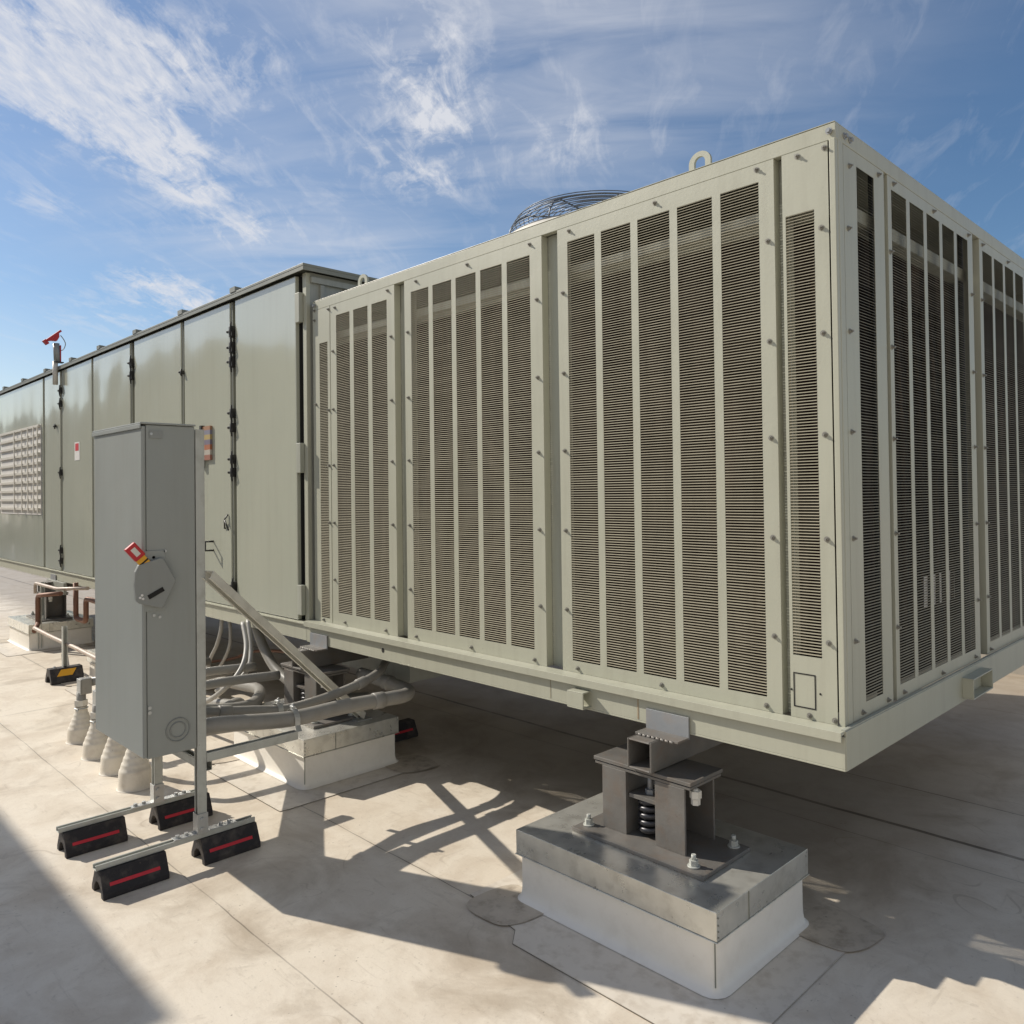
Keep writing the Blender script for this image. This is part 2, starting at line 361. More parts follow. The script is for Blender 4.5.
louvre_panel(RT, .062, .424, [(.172, .328)], .925, 2.876, [(.092, 2.63), (.09, 2.26), (.09, 1.9), (.088, 1.52), (.088, 1.155), (.37, 2.90), (.11, 2.86), (.14, .893), (.37, .893)], False, True)
louvre_panel(RT, .460, 1.505, cols(.497, 5, .1945, .157), .928, 2.878, [(.476, z) for z in zr] + [(1.478, z) for z in zr] + [(.52, 2.905), (.97, 2.905), (1.44, 2.905), (.53, .893), (.97, .893), (1.42, .893)])
louvre_panel(RT, 2.79, 3.32, cols(2.84, 2, .1945, .157), .928, 2.878, [(2.81, z) for z in zr[:3]], True, False)
louvre_panel(RT, 1.612, 2.70, cols(1.662, 5, .1945, .157), .928, 2.878, [(1.635, z) for z in zr] + [(1.66, 2.905), (2.1, 2.905), (1.66, .893)], True, False)
fbs = MB()
for (u, z) in ((.012, 2.957), (-3.545, 2.957)):
    fbs.tube([(u, -.006, z), (u, -.018, z)], .0078, 6, smooth=False); fbs.tube([(u, -.006, z), (u, -.009, z)], .012, 12)
for (u, z) in ((.07, 2.955), (.115, 2.955)):
    fbs.tube([(.034, u, z), (.046, u, z)], .0078, 6, smooth=False); fbs.tube([(.034, u, z), (.037, u, z)], .012, 12)
fbs.build('bolt', 'steel2', cu)
# knock-out access plate in the narrow front panel
k = MB(); x0, x1, z0, z1 = -.160, -.075, .910, 1.034
for a in ((x0, x0 + .004, z0, z1), (x1 - .004, x1, z0, z1), (x0 + .004, x1 - .004, z1 - .004, z1), (x0 + .004, x1 - .004, z0, z0 + .004)): k.box(a[0], a[1], -.0035, -.002, a[2], a[3])
for (u, z) in ((-.168, .97), (-.058, .97)): k.tube([(u, -.002, z), (u, -.0036, z)], .004, 8)
k.build('access_cover', 'dark', cu)
# coil, tube bundles and dark drain pan seen through the slots
MB().box(-3.55, -.02, .13, .15, .88, 2.70).box(-.09, -.07, .08, D - .06, .88, 2.70).build('coil', 'coil', cu)
MB().box(-3.56, .0, .10, D - .05, 2.70, 2.75).box(-3.55, -.02, .05, .13, 2.72, 2.76).build('coil_header', 'recess', cu)
lb = MB()
for yy in (.98, 1.13, 1.31): lb.box(-.055, -.050, yy, yy + .10, 1.16, 1.30)
lb.box(-.055, -.050, 1.72, 1.84, 1.16, 1.30); lb.build('label', 'white', cu)
cp = MB()
for i in range(9):
    yy = .55 + .1 * i; cp.tube(smooth_path([(-.045, yy, .95), (-.05, yy + .03, 1.7 + .05 * i), (-.04, yy - .05, 2.5)]), .011, 6)
cp.build('refrigerant_pipes', 'coil', cu)
# lifting lugs
def lug(cx, cy, z):
    o = MB(); n = 14; outer = []; inner = []
    for i in range(n + 1):
        a = math.pi * i / n; outer.append((cx - .052 * math.cos(a), z + .045 + .045 * math.sin(a))); inner.append((cx - .026 * math.cos(a), z + .045 + .024 * math.sin(a)))
    outer = [(cx - .052, z)] + outer + [(cx + .052, z)]; inner = [(cx - .026, z)] + inner + [(cx + .026, z)]
    for i in range(len(outer) - 1):
        o.prism([outer[i], outer[i + 1], inner[i + 1], inner[i]], lambda u, v, w: (u, w, v), cy, cy + .012)
    o.build('lifting_lug', 'paint', cu, fix=True)
lug(-.56, .05, 2.99); lug(-3.05, .05, 2.99); lug(-2.0, 2.5, 2.99)
# fans
def fan(cx, cy, Rr=.46, full=True):
    f = MB(); f.lathe([(Rr + .03, 2.994), (Rr + .02, 3.04), (Rr - .005, 3.055), (Rr - .03, 3.04), (Rr - .04, 2.994)], cx, cy, 48)
    fs = f.build('fan_shroud', 'cream', cu)
    g = MB()
    prof = [(Rr, 3.05), (Rr - .02, 3.11), (Rr - .06, 3.16), (Rr - .11, 3.185), (Rr - .25, 3.19), (.10, 3.195)]
    import bisect
    def zat(r):
        for (r0, z0), (r1, z1) in zip(prof, prof[1:]):
            if r1 <= r <= r0: t = (r0 - r) / (r0 - r1); return z0 + (z1 - z0) * t
        return 3.195
    rings = [(Rr, 3.055), (Rr - .007, 3.075), (Rr - .014, 3.095), (Rr - .022, 3.118), (Rr - .035, 3.14), (Rr - .05, 3.163), (Rr - .07, 3.182)] + [(Rr - .07 - .026 * i, 0) for i in range(1, 12)]
    for r, z in rings:
        z = z or zat(r); g.tube([(cx + r * math.cos(a), cy + r * math.sin(a), z) for a in [2 * math.pi * j / 40 for j in range(40)]], .0028, 5, closed=True)
    for i in range(8):
        a = 2 * math.pi * i / 8 + .2
        g.tube([(cx + r * math.cos(a), cy + r * math.sin(a), z - .004) for r, z in prof], .0045, 5)
    g.build('fan_guard', 'wire', cu)
    bl = MB(); bl.tube([(cx, cy, 2.95), (cx, cy, 3.06)], .07, 16)
    for i in range(5):
        a = 2 * math.pi * i / 5
        p = [(r * math.cos(a + da), r * math.sin(a + da), 3.01 + dz) for r, da, dz in ((.07, -.3, .02), (Rr - .05, -.25, .03), (Rr - .05, .3, -.03), (.07, .4, -.02))]
        bl.quad(*[(cx + q[0], cy + q[1], q[2]) for q in p])
    bl.build('fan_blades', 'edge', cu)
fan(-1.58, .60, .50)
fan(-.75, 1.95); fan(-2.9, 1.95)
# ================================================================== AIR HANDLER
ah = thing('air_handler', (-8, 1.2, .74), 'long beige-green air handler with a row of smooth access doors on a steel base rail', 'air conditioner')
XE = -12.6
b_ = MB(); b_.box(XE, -3.602, -.05, -.044, .745, .86); b_.box(XE, -3.602, -.05, .02, .737, .745); b_.box(XE, -3.602, 2.4, 2.45, .745, .86); b_.box(XE, XE + .01, -.04, 2.4, .745, .86)
for i in range(9): b_.box(-4.2 - i, -4.14 - i, -.04, 2.4, .75, .85)
b_.build('base_frame', 'paint', ah, .0015)
MB().box(XE, -3.602, -.068, .0, .846, .852).build('base_ledge', 'paint', ah)
MB().box(XE, -3.61, 0, 2.42, .853, 3.195).build('wall', 'wall', ah)
w = MB(); w.box(-3.655, -3.606, -.030, 0, .853, 3.19); w.build('corner_post', 'paint', ah, .002)
w = MB()
for i in range(12): w.box(-3.608, -3.59, .07 + i * .19, .10 + i * .19, 2.0, 3.12)
w.box(-3.609, -3.585, .0, 2.42, 3.125, 3.165)
w.build('stiffener', 'wall', ah, .002)
r_ = MB(); r_.box(XE - .04, -3.545, -.085, 2.47, 3.215, 3.232); r_.box(XE - .04, -3.547, -.083, -.078, 3.188, 3.215); r_.box(-3.552, -3.547, -.078, 2.465, 3.188, 3.215)
r_.build('roof', 'edge', ah, .0015)
for x in (-4.60, -5.61, -6.70, -7.76, -8.74, -9.79, -10.87, -11.9):
    q = MB(); q.prism([(-.09, 3.232), (.0, 3.232), (.0, 3.262), (-.09, 3.268)], lambda u, v, w: (w, u, v), x - .045, x + .045); q.prism([(.0, 3.232), (2.4, 3.232), (2.4, 3.262), (.0, 3.262)], lambda u, v, w: (w, u, v), x - .02, x + .02)
    q.build('roof_clip', 'edge', ah)
doors = [(-4.630, -3.705), (-5.605, -4.725), (-6.805, -5.680), (-8.035, -6.925), (-9.180, -8.100), (-9.925, -9.270), (XE, -10.010)]
def hardware(x, z, parent, s=1):
    h = MB(); h.box(x - .03 * s, x + .03 * s, -.072, -.03, z - .045 * s, z + .045 * s); h.box(x - .045 * s, x + .0, -.080, -.072, z - .010, z + .010)
    h.tube([(x + .012, -.070, z - .09 * s), (x + .022, -.082, z - .02), (x + .006, -.070, z + .08 * s)], .007, 6); h.tube([(x - .04 * s, -.085, z), (x - .04 * s, -.06, z)], .009, 8)
    return h.build('latch', 'black', parent, .002)
for i, (a, b) in enumerate(doors):
    bm = bmesh.new()
    d = MB(); d.box(a, b, -.055, -.012, .865, 3.180)
    do = d.build('door', 'door', ah, .004)
    g = MB(); g.box(b, b + (.095 if i == 1 else .075 if i in (2, 3, 4, 5) else .06), -.014, -.002, .862, 3.182) if i else g.box(b, b + .006, -.03, -.002, .862, 3.182)
    g.build('door_gasket', 'seal', ah)
    st = MB(); st.box(b + .001, b + .030, -.045, -.014, .865, 3.18)
    if i: st.build('door_stop', 'edge', ah)
d0 = [o for o in ah.children if o.name.startswith('door') and not o.name.startswith('door_')]
for z in (2.95, 2.83, 2.72): hardware(-4.68, z, d0[1], .9)
for z in (2.33, 2.22, 1.98, 1.88, 1.02, .95): hardware(-4.68, z, d0[1], .75)
for z in (2.98, 2.86): hardware(-6.865, z, d0[3], .9)
hardware(-6.70, 2.18, d0[2], .45)
for z in (2.95, 2.80, 2.0, 1.10, .98): hardware(-9.225, z, d0[5], .8)
hardware(-9.43, 2.55, d0[5], .35)
for z in (2.75, 2.0, 1.35): hardware(-5.64, z, d0[2], .35)
for z in (2.96, 1.95, 1.0):
    q = MB(); q.box(-3.703, -3.645, -.062, -.031, z - .10, z + .10); q.build('hinge_cover', 'recess', ah, .003)
# open loop handle
q = MB(); q.tube([(-5.05, -.055, 1.345), (-5.05, -.12, 1.345), (-5.05, -.12, 1.275), (-5.05, -.055, 1.275)], .009, 6); q.build('handle', 'black', d0[1])
q = MB(); q.tube([(-4.83, -.06, 1.45), (-4.80, -.075, 1.52), (-4.77, -.06, 1.56)], .006, 5); q.tube([(-4.80, -.075, 1.52), (-4.74, -.07, 1.44)], .006, 5); q.build('handle', 'black', d0[1])
tag(MB().box(-5.20, -5.055, -.075, -.057, 1.99, 2.26).build('warning_label', 'warn', d0[1]), 'narrow warning label printed in orange, cream and violet bands')
MB().box(-5.235, -5.20, -.085, -.057, 1.93, 2.27).build('label_holder', 'black', d0[1])
MB().box(-8.70, -8.52, -.0585, -.0555, 2.12, 2.32).build('label', 'white', d0[4])
MB().box(-8.67, -8.55, -.0605, -.059, 2.225, 2.305).build('label', 'red', d0[4])
# intake louvre in the last panel
q = MB(); q.box(-12.2, -10.09, -.062, -.056, 1.50, 2.62); q.build('intake_grille', 'white', ah)
q = MB()
for i in range(10): q.box(-12.2, -10.11, -.084, -.064, 1.555 + i * .115, 1.585 + i * .115)
for x in (-10.13, -10.32, -10.6, -10.9, -11.3): q.box(x - .014, x + .014, -.094, -.085, 1.52, 2.60)
q.build('grille_bars', 'cream', ah)
# ================================================================== CURBS AND ISOLATORS
def rounded(x0, x1, y0, y1, r, seg=6):
    out = []
    for cx, cy, a0 in ((x1 - r, y0 + r, -90), (x1 - r, y1 - r, 0), (x0 + r, y1 - r, 90), (x0 + r, y0 + r, 180)):
        for i in range(seg + 1):
            a = R(a0 + 90 * i / seg); out.append((cx + r * math.cos(a), cy + r * math.sin(a)))
    return out
def make_curb(label):
    t = thing('equipment_curb', (0, 0, 0), label, 'curb', 'equipment curbs under the units')
    # local coordinates: x -.96..0, y -.41..+.245
    X0, X1, Y0, Y1 = -.972, 0, -.41, .245
    s = MB(); rings = []
    prof = [(.0, .195), (.0, .08), (.001, .05), (.006, .025), (.016, .011), (.034, .006)]
    for off, z in prof: rings.append((rounded(X0 + .014 - off, X1 - .014 + off, Y0 + .014 - off, Y1 - .014 + off, .012 + off * 1.6, 4), z))
    n = len(rings[0][0])
    for ring, z in rings: s.v += [(x, y, z) for x, y in ring]
    for i in range(len(rings) - 1):
        for j in range(n): s.f.append((i * n + j, i * n + (j + 1) % n, (i + 1) * n + (j + 1) % n, (i + 1) * n + j)); s.sm.append(True)
    s.build('skirt', 'membrane_white', t, fix=True)
    c = MB(); c.box(X0, X1, Y0, Y1, .192, .290); c.box(X0 - .004, X1 + .004, Y0 - .004, Y1 + .004, .188, .1915)
    c.build('cap', 'galvcap', t, .002)
    q = MB(); q.box(.0005, .003, -.205, -.202, .193, .289); q.box(-.0175, -.014, Y0 + .011, Y0 + .0145, .03, .188)
    for z in (.205, .225, .245, .27): q.tube([(.0, Y0 + .008, z), (.004, Y0 + .008, z)], .003, 8)
    q.build('cap_joint', 'edge', t)
    f = MB()
    def poly(pts, z, mb): n = len(mb.v); mb.v += [(x, y, z) for x, y in pts]; mb.f.append(tuple(range(n, n + len(pts)))); mb.sm.append(False)
    poly([(.20 - .02, -.65), (.19, -.60), (.19, .30), (-1.0, .42), (-1.14, .36), (-1.14, -.52), (-.80, -.58), (-.74, -.65)], .004, f)
    f.build('base_flange', 'flange', t)
    e = MB(); pts = [(.186, .30), (.19, -.60), (.18, -.652), (-.74, -.652), (-.80, -.582), (-1.14, -.522)]
    e.tube([(x, y, .003) for x, y in pts], .0012, 5); e.build('flange_seam', 'seamline', t)
    for cx, cy in ((-.95, -.47), (.10, .27)):
        k = MB(); poly([(cx + .15 * math.copysign(abs(math.cos(a)) ** .6, math.cos(a)) + .01 * math.sin(3 * a), cy + .14 * math.copysign(abs(math.sin(a)) ** .6, math.sin(a)) + .01 * math.cos(2 * a + 1)) for a in [2 * math.pi * i / 28 for i in range(28)]], .0075, k); k.build('corner_patch', 'dirty', t)
    return t
curb = make_curb('nearest white curb with galvanised cap, under the right end of the louvred unit')
curb.location = (-.24, 0, 0)
for x, lab in ((-2.99, 'white curb with galvanised cap crossed by grey conduits, right of the grey cabinet'),
               (-6.05, 'white curb with galvanised cap hidden mostly behind the grey cabinet'),
               (-9.13, 'farthest white curb with galvanised cap, at the left edge under the air handler')):
    c = copy_tree(curb); c.location = (x, 0, 0); c['label'] = lab
def coil_pts(cx, cy, z0, z1, r, turns):
    return [(cx + r * math.cos(a), cy + r * math.sin(a), z0 + (z1 - z0) * i / (turns * 16)) for i in range(turns * 16 + 1) for a in [2 * math.pi * i / 16]]
def make_isolator(label):
    # local to a curb: x as measured for the first curb, origin at (-.24, 0)
    t = thing('spring_isolator', (0, 0, 0), label, 'vibration isolator', 'spring isolators carrying the units')
    o = .24
    MB().box(-1.03 + o, -.39 + o, -.262, .07, .291, .307).build('base_plate', 'steel', t, .002)
    for a, b in ((-.94, -.815), (-.67, -.53)):
        m = MB(); m.box(a + o, b + o, -.168, -.158, .307, .56); w0 = b - .01 if a < -.8 else a
        m.box(w0 + o, w0 + .01 + o, -.158, .03, .307, .56); m.box(a + o, b + o, .03, .04, .307, .56)
        m.build('housing', 'steel', t, .0015)
    m = MB(); m.box(-.645 + .115 + o, -.645 + .127 + o, -.15, .03, .307, .56)
    m = MB(); m.box(-.985 + o, -.50 + o, -.170, .055, .575, .590); m.build('top_plate', 'steel', t, .002)
    m = MB(); m.box(-.98 + o, -.505 + o, -.166, .050, .560, .571); m.build('top_plate', 'steel', t, .0015)
    m = MB(); m.tube(coil_pts(-.742 + o, -.09, .315, .455, .048, 5), .0125, 8); m.build('spring', 'spring', t)
    m = MB(); m.box(-.81 + o, -.675 + o, -.155, -.02, .458, .474); m.build('spring_plate', 'steel', t, .001)
    m = MB(); m.tube([(-.742 + o, -.10, .474), (-.742 + o, -.10, .56)], .012, 8); m.tube([(-.742 + o, -.10, .474), (-.742 + o, -.10, .492)], .022, 6, smooth=False); m.build('adjusting_bolt', 'steel2', t)
    m = MB(); m.tube([(-.505 + o, -.13, .500), (-.505 + o, -.13, .56)], .011, 8); m.tube([(-.505 + o, -.13, .525), (-.505 + o, -.13, .553)], .023, 6, smooth=False); m.tube([(-.505 + o, -.13, .50), (-.505 + o, -.13, .522)], .018, 6, smooth=False); m.build('adjusting_bolt', 'cream', t)
    for x, y in ((-.99, -.20), (-.46, -.215), (-.44, .03), (-.97, .03)):
        m = MB(); m.tube([(x + o, y, .307), (x + o, y, .313)], .024, 12); m.tube([(x + o, y, .313), (x + o, y, .333)], .017, 6, smooth=False); m.tube([(x + o, y, .333), (x + o, y, .352)], .009, 8)
        m.build('anchor_bolt', 'strut', t)
    # square steel outrigger tube, open at its near end
    x0, x1, z0, z1 = -.785 + o, -.665 + o, .5925, .712
    m = MB(); w = .008; L0, L1 = -.195, .9
    m.box(x0, x0 + w, L0, L1, z0, z1); m.box(x1 - w, x1, L0, L1, z0, z1); m.box(x0 + w, x1 - w, L0, L1, z0, z0 + w); m.box(x0 + w, x1 - w, L0, L1, z1 - w, z1); m.box(x0 + w, x1 - w, L1 - .3, L1 - .29, z0 + w, z1 - w)
    m.build('outrigger_tube', 'steel', t, .004)
    m = MB(); m.box(-.79 + o, -.58 + o, -.061, -.053, .713, .800); m.build('angle_plate', 'steel2', t, .001)
    m = MB(); m.box(-.79 + o, -.58 + o, -.135, -.061, .7125, .721)
    for i in range(8): m.tube([(-.77 + .022 * i + o, -.137, .716), (-.755 + .022 * i + o, -.137, .714)], .006, 6)
    m.build('weld_plate', 'steel', t, .001)
    return t
iso = make_isolator('brown-grey spring isolator with square tube, on the nearest curb')
iso.location = (-.24, 0, 0)
for x, lab in ((-2.99, 'grey spring isolator behind the slanted brace, on the curb crossed by conduits'),
               (-6.05, 'spring isolator on the curb hidden behind the grey cabinet'),
               (-9.13, 'dark spring isolator on the farthest curb by the copper pipes')):
    c = copy_tree(iso); c.location = (x, 0, 0); c['label'] = lab
# ================================================================== CABINET AND ITS STAND
cab = thing('disconnect_cabinet', (-2.86, -1.3, .53), 'tall grey electrical cabinet with a red and yellow switch handle', 'electrical cabinet')
MB().box(-3.19, -2.53, -1.414, -1.198, .532, 2.026).build('body', 'cab', cab, .004)
m = MB(); m.box(-3.195, -2.526, -1.434, -1.416, .540, 2.020); m.build('door', 'cab', cab, .005)
m = MB(); m.box(-3.200, -2.522, -1.440, -1.196, 2.0275, 2.036); m.box(-3.200, -2.522, -1.442, -1.4365, 2.008, 2.0275); m.build('rain_hood', 'cab', cab, .002)
m = MB(); m.box(-2.527, -2.5255, -1.400, -1.345, 1.965, 2.0); m.build('label', 'cab2', cab)
m = MB(); m.tube([(-2.53, -1.392, 1.985), (-2.5235, -1.392, 1.985)], .006, 8)
for z in (.76, .738): m.tube([(-2.53, -1.405, z), (-2.5245, -1.405, z)], .008, 10)
for y, z in ((-1.335, 1.455), (-1.385, 1.43), (-1.385, 1.17), (-1.36, 1.16)): m.tube([(-2.53, y, z), (-2.5245, y, z)], .007, 8)
m.build('screw', 'galv', cab)
k = MB()
for r0 in (.052, .034): k.tube([(-2.5275, -1.283 + r0 * math.cos(a), .637 + r0 * math.sin(a)) for a in [2 * math.pi * i / 32 for i in range(32)]], .0028, 6, closed=True)
k.build('knockout', 'cab2', cab)
# switch mechanism plate: hexagonal, standing off the side and overlapping the door edge
plate = [(-1.474, 1.32), (-1.470, 1.372), (-1.455, 1.402), (-1.365, 1.428), (-1.350, 1.424), (-1.298, 1.325), (-1.300, 1.312), (-1.352, 1.205), (-1.362, 1.201), (-1.455, 1.232), (-1.468, 1.25)]
m = MB(); m.prism(plate, lambda u, v, w: (w, u, v), -2.5245, -2.500); m.build('switch_plate', 'cab2', cab, .004, fix=True)
m = MB(); m.box(-2.529, -2.5245, -1.425, -1.335, 1.19, 1.46); m.build('mounting_plate', 'cab', cab, .001)
def rot_box(mb, c, half, ang, x0, x1):
    ca, sa = math.cos(ang), math.sin(ang)
    P = [(c[0] + u * ca - v * sa, c[1] + u * sa + v * ca) for u, v in ((-half[0], -half[1]), (half[0], -half[1]), (half[0], half[1]), (-half[0], half[1]))]
    mb.prism(P, lambda u, v, w: (w, u, v), x0, x1)
ang = R(135)
m = MB(); rot_box(m, (-1.385, 1.272), (.036, .010), R(27), -2.500, -2.4965); m.build('switch_slot', 'dark', cab, fix=True)
m = MB()
for dy, dz in ((-1.452, 1.258), (-1.444, 1.268), (-1.44, 1.252)): m.tube([(-2.5, dy, dz), (-2.4965, dy, dz)], .0055, 8)
m.build('screw', 'white', cab)
hd = MB(); rot_box(hd, (-1.428, 1.408), (.034, .022), R(130), -2.521, -2.503); hobj = hd.build('switch_handle', 'yellow', cab, .003, fix=True)
hd = MB(); rot_box(hd, (-1.470, 1.460), (.036, .026), R(130), -2.519, -2.4975); hd.build('grip', 'redp', hobj, .004, fix=True)
hd = MB(); rot_box(hd, (-1.470, 1.460), (.020, .011), R(130), -2.4974, -2.4960); hd.build('grip_inset', 'cream', hobj, fix=True)
hd = MB(); rot_box(hd, (-1.433, 1.414), (.0035, .0215), R(130), -2.5029, -2.5018); rot_box(hd, (-1.417, 1.395), (.003, .0215), R(130), -2.5029, -2.5018); hd.build('grip_band', 'dark', hobj, fix=True)
# strut channel along an axis
def channel(mb, axis, p0, p1, c, w=.041, h=.041, opening='+z', t=.0028, lip=.009):
    """axis 'x','y','z' from p0 to p1, c = the two other coordinates of the section centre"""
    prof = [(-w / 2, -h / 2, w / 2, -h / 2 + t), (-w / 2, -h / 2 + t, -w / 2 + t, h / 2), (w / 2 - t, -h / 2 + t, w / 2, h / 2), (-w / 2 + t, h / 2 - t, -w / 2 + lip, h / 2), (w / 2 - lip, h / 2 - t, w / 2 - t, h / 2)]
    for a, b, c2, d in prof:
        q = [(a, b), (c2, d)]
        if axis == 'y': mb.box(c[0] + a, c[0] + c2, p0, p1, c[1] + b, c[1] + d)            # opens up
        elif axis == 'z':
            if opening == '-y': mb.box(c[0] + a, c[0] + c2, c[1] - d, c[1] - b, p0, p1)
            else: mb.box(c[0] + b, c[0] + d, c[1] + a, c[1] + c2, p0, p1)
        else: mb.box(p0, p1, c[0] + a, c[0] + c2, c[1] + b, c[1] + d)
stand = thing('strut_stand', (-2.83, -1.2, .11), 'zinc strut stand with two rails and two posts holding up the grey cabinet', 'stand')
for x in (-2.552, -3.11):
    m = MB(); channel(m, 'y', -1.625, -.92, (x, .1205), h=.022); m.build('rail', 'strut', stand, .001)
for x in (-2.551, -3.10):
    m = MB(); channel(m, 'z', .1325, 2.015, (x, -1.174), opening='-y'); m.build('post', 'strut', stand, .001)
    m = MB(); m.box(x - .026, x + .026, -1.200, -1.1965, .132, .225); m.box(x + .0225, x + .027, -1.1965, -1.150, .132, .225); m.box(x - .022, x + .022, -1.30, -1.20, .1325, .138)
    for y, z in ((-1.18, .155), (-1.18, .20)): m.tube([(x + .027, y, z), (x + .036, y, z)], .010, 6, smooth=False)
    for y in (-1.24, -1.28, -1.08, -1.04): m.tube([(x, y, .132), (x, y, .150)], .010, 6, smooth=False)
    m.box(x - .022, x + .022, -1.150, -1.01, .1325, .138)
    m.build('post_base', 'galv', stand, .001)
for x in (-2.551, -3.10):
    m = MB(); channel(m, 'y', -1.1965 + .045, -.69, (x, .476)); m.box(x - .02, x + .02, -.692, -.688, .458, .495); m.build('arm', 'strut', stand, .001)
m = MB(); channel(m, 'x', -3.075, -2.575, (-1.130, .42)); m.build('cross_rail', 'strut', stand, .001)
# rubber support blocks
def make_block(label):
    t = thing('rubber_support_block', (0, 0, 0), label, 'rubber block', 'rubber support blocks')
    out = [(-.078, 0), (-.078, .022), (-.034, .108), (.034, .108), (.078, .022), (.078, 0), (.050, 0)]
    out += [(.050 * math.cos(a), .052 * math.sin(a)) for a in [math.pi * i / 12 for i in range(1, 12)]] + [(-.050, 0)]
    m = MB()
    # triangulate-safe: build as segments between outer and inner arcs
    outer = [(.078, 0), (.078, .022), (.056, .065), (.034, .108), (.012, .108), (-.012, .108), (-.034, .108), (-.056, .065), (-.078, .022), (-.078, 0)]
    inner = [(.048 * math.cos(a), .055 * math.sin(a)) for a in [math.pi * i / 9 for i in range(10)]]
    n = len(outer); L = .135
    for i in range(n - 1):
        m.prism([outer[i], outer[i + 1], inner[i + 1], inner[i]], lambda u, v, w: (u, w, v), -L, L)
    bm = bmesh.new(); o = m.build('body', 'rubber', t)
    me = o.data; bm.from_mesh(me); bmesh.ops.remove_doubles(bm, verts=bm.verts, dist=1e-5)
    # drop interior faces
    seen = {}
    for f in bm.faces:
        key = tuple(sorted(v.index for v in f.verts)); seen.setdefault(key, []).append(f)
    kill = [f for fs in seen.values() if len(fs) > 1 for f in fs]
    bmesh.ops.delete(bm, geom=kill, context='FACES'); bmesh.ops.recalc_face_normals(bm, faces=bm.faces); bm.to_mesh(me); bm.free()
    md = o.modifiers.new('bevel', 'BEVEL'); md.width = .003; md.segments = 2; md.limit_method = 'ANGLE'; md.angle_limit = R(25)
    for sgn in (1, -1):
        s = MB()
        def P(f, y, e=.0016): # point on the sloping side, f = fraction up
            return (sgn * (.078 - .044 * f + e * .89), y, .022 + .086 * f + e * .45)
        s.quad(P(.30, -.105), P(.30, .100), P(.45, .100), P(.45, -.105)); s.build('reflective_stripe', 'red', t)
    return t
blk = make_block('red-striped rubber block nearest the viewer, under the front of the near rail')
blk.location = (-2.552, -1.478, 0)
for loc, lab in (((-2.556, -1.052, 0), 'red-striped rubber block right beside the foot of the near cabinet post'),
                 ((-3.11, -1.472, 0), 'leftmost red-striped rubber block, under the front of the rear rail'),
                 ((-3.112, -1.050, 0), 'red-striped rubber block half hidden behind the near post'),
                 ((-3.42, .52, 0), 'rubber block in the shade behind the middle curb, under the conduit bend')):
    c = copy_tree(blk); c.location = loc; c['label'] = lab
yb = copy_tree(blk); yb.location = (-7.17, -.555, 0); yb.scale = (1.35, 1.0, 1.25); yb.name = 'rubber_support_block'; yb['label'] = 'black rubber block with a yellow mark, carrying a short strut post'
for ch in yb.children:
    if 'stripe' in ch.name:
        ch.data = ch.data.copy(); ch.data.materials[0] = M['yellow']; ch.name = 'reflective_mark'
# wider yellow mark
for ch in yb.children:
    if 'mark' in ch.name:
        for v in ch.data.vertices:
            v.co.y = v.co.y * .62 + (.02 if v.co.z > .055 else -.02)
            up = v.co.z > .055; v.co.z = .098 if up else .055; v.co.x = math.copysign(.078 - .044 * ((v.co.z - .022) / .086) + .0022, v.co.x)
# diagonal brace from the post to the conduit rack
br = MB(); A = Vector((-2.512, -1.150, 1.335)); B = Vector((-3.115, .055, .312))
dirv = (B - A).normalized(); side = dirv.cross(Vector((0, 0, 1))).normalized(); up = side.cross(dirv).normalized()
def bbox(mb, A, B, s0, s1, u0, u1):
    n = len(mb.v)
    for p in (A, B):
        for s, u in ((s0, u0), (s1, u0), (s1, u1), (s0, u1)): mb.v.append(tuple(p + side * s + up * u))
    for f in ((0, 1, 2, 3), (7, 6, 5, 4), (0, 4, 5, 1), (1, 5, 6, 2), (2, 6, 7, 3), (3, 7, 4, 0)): mb.f.append(tuple(n + i for i in f)); mb.sm.append(False)
bbox(br, A, B, -.025, .025, .0177, .0205); bbox(br, A, B, -.025, -.0222, -.0205, .0177); bbox(br, A, B, .0222, .025, -.0205, .0177)
bbox(br, A, B, -.0222, -.014, -.0205, -.018); bbox(br, A, B, .014, .0222, -.0205, -.018)
o = br.build('diagonal_brace', 'bright', None, .001, fix=True); tag(o, 'slanting zinc strut brace running down from the cabinet post to the middle curb', 'brace')
bk = MB(); bk.box(-3.17, -3.07, .0, .10, .291, .297); bk.box(-3.15, -3.145, .02, .08, .297, .35)
tag(bk.build('brace_bracket', 'galv', None, .001), 'small zinc bracket at the lower end of the slanting brace', 'bracket')
# ================================================================== CONDUITS
def conduit(name, pts, r, mat, label, cat='conduit', group=None, seg=14, couplings=()):
    t = MB(); P = smooth_path(pts, 8); t.tube(P, r, seg)
    o = t.build(name, mat); tag(o, label, cat, group)
    for i, q in enumerate(couplings):
        k = min(range(len(P)), key=lambda j: (P[j] - Vector(q)).length); k = max(1, min(len(P) - 2, k))
        d = (P[k + 1] - P[k - 1]).normalized()
        MB().tube([P[k] - d * .035, P[k] - d * .03, P[k] + d * .03, P[k] + d * .035], [r + .002, r + .006, r + .006, r + .002], seg).build('coupling', mat, o)
    return o
C_PTS = [(-4.33, -.15, .79), (-4.17, -.20, .65), (-4.07, -.28, .53), (-4.09, -.38, .41), (-4.36, -.42, .27), (-4.8, -.42, .18)]
D_PTS = [(-4.42, -.07, .79), (-4.27, -.12, .61), (-4.19, -.18, .49), (-4.24, -.25, .40), (-4.5, -.27, .30)]
G = 'grey conduits between cabinet and units'
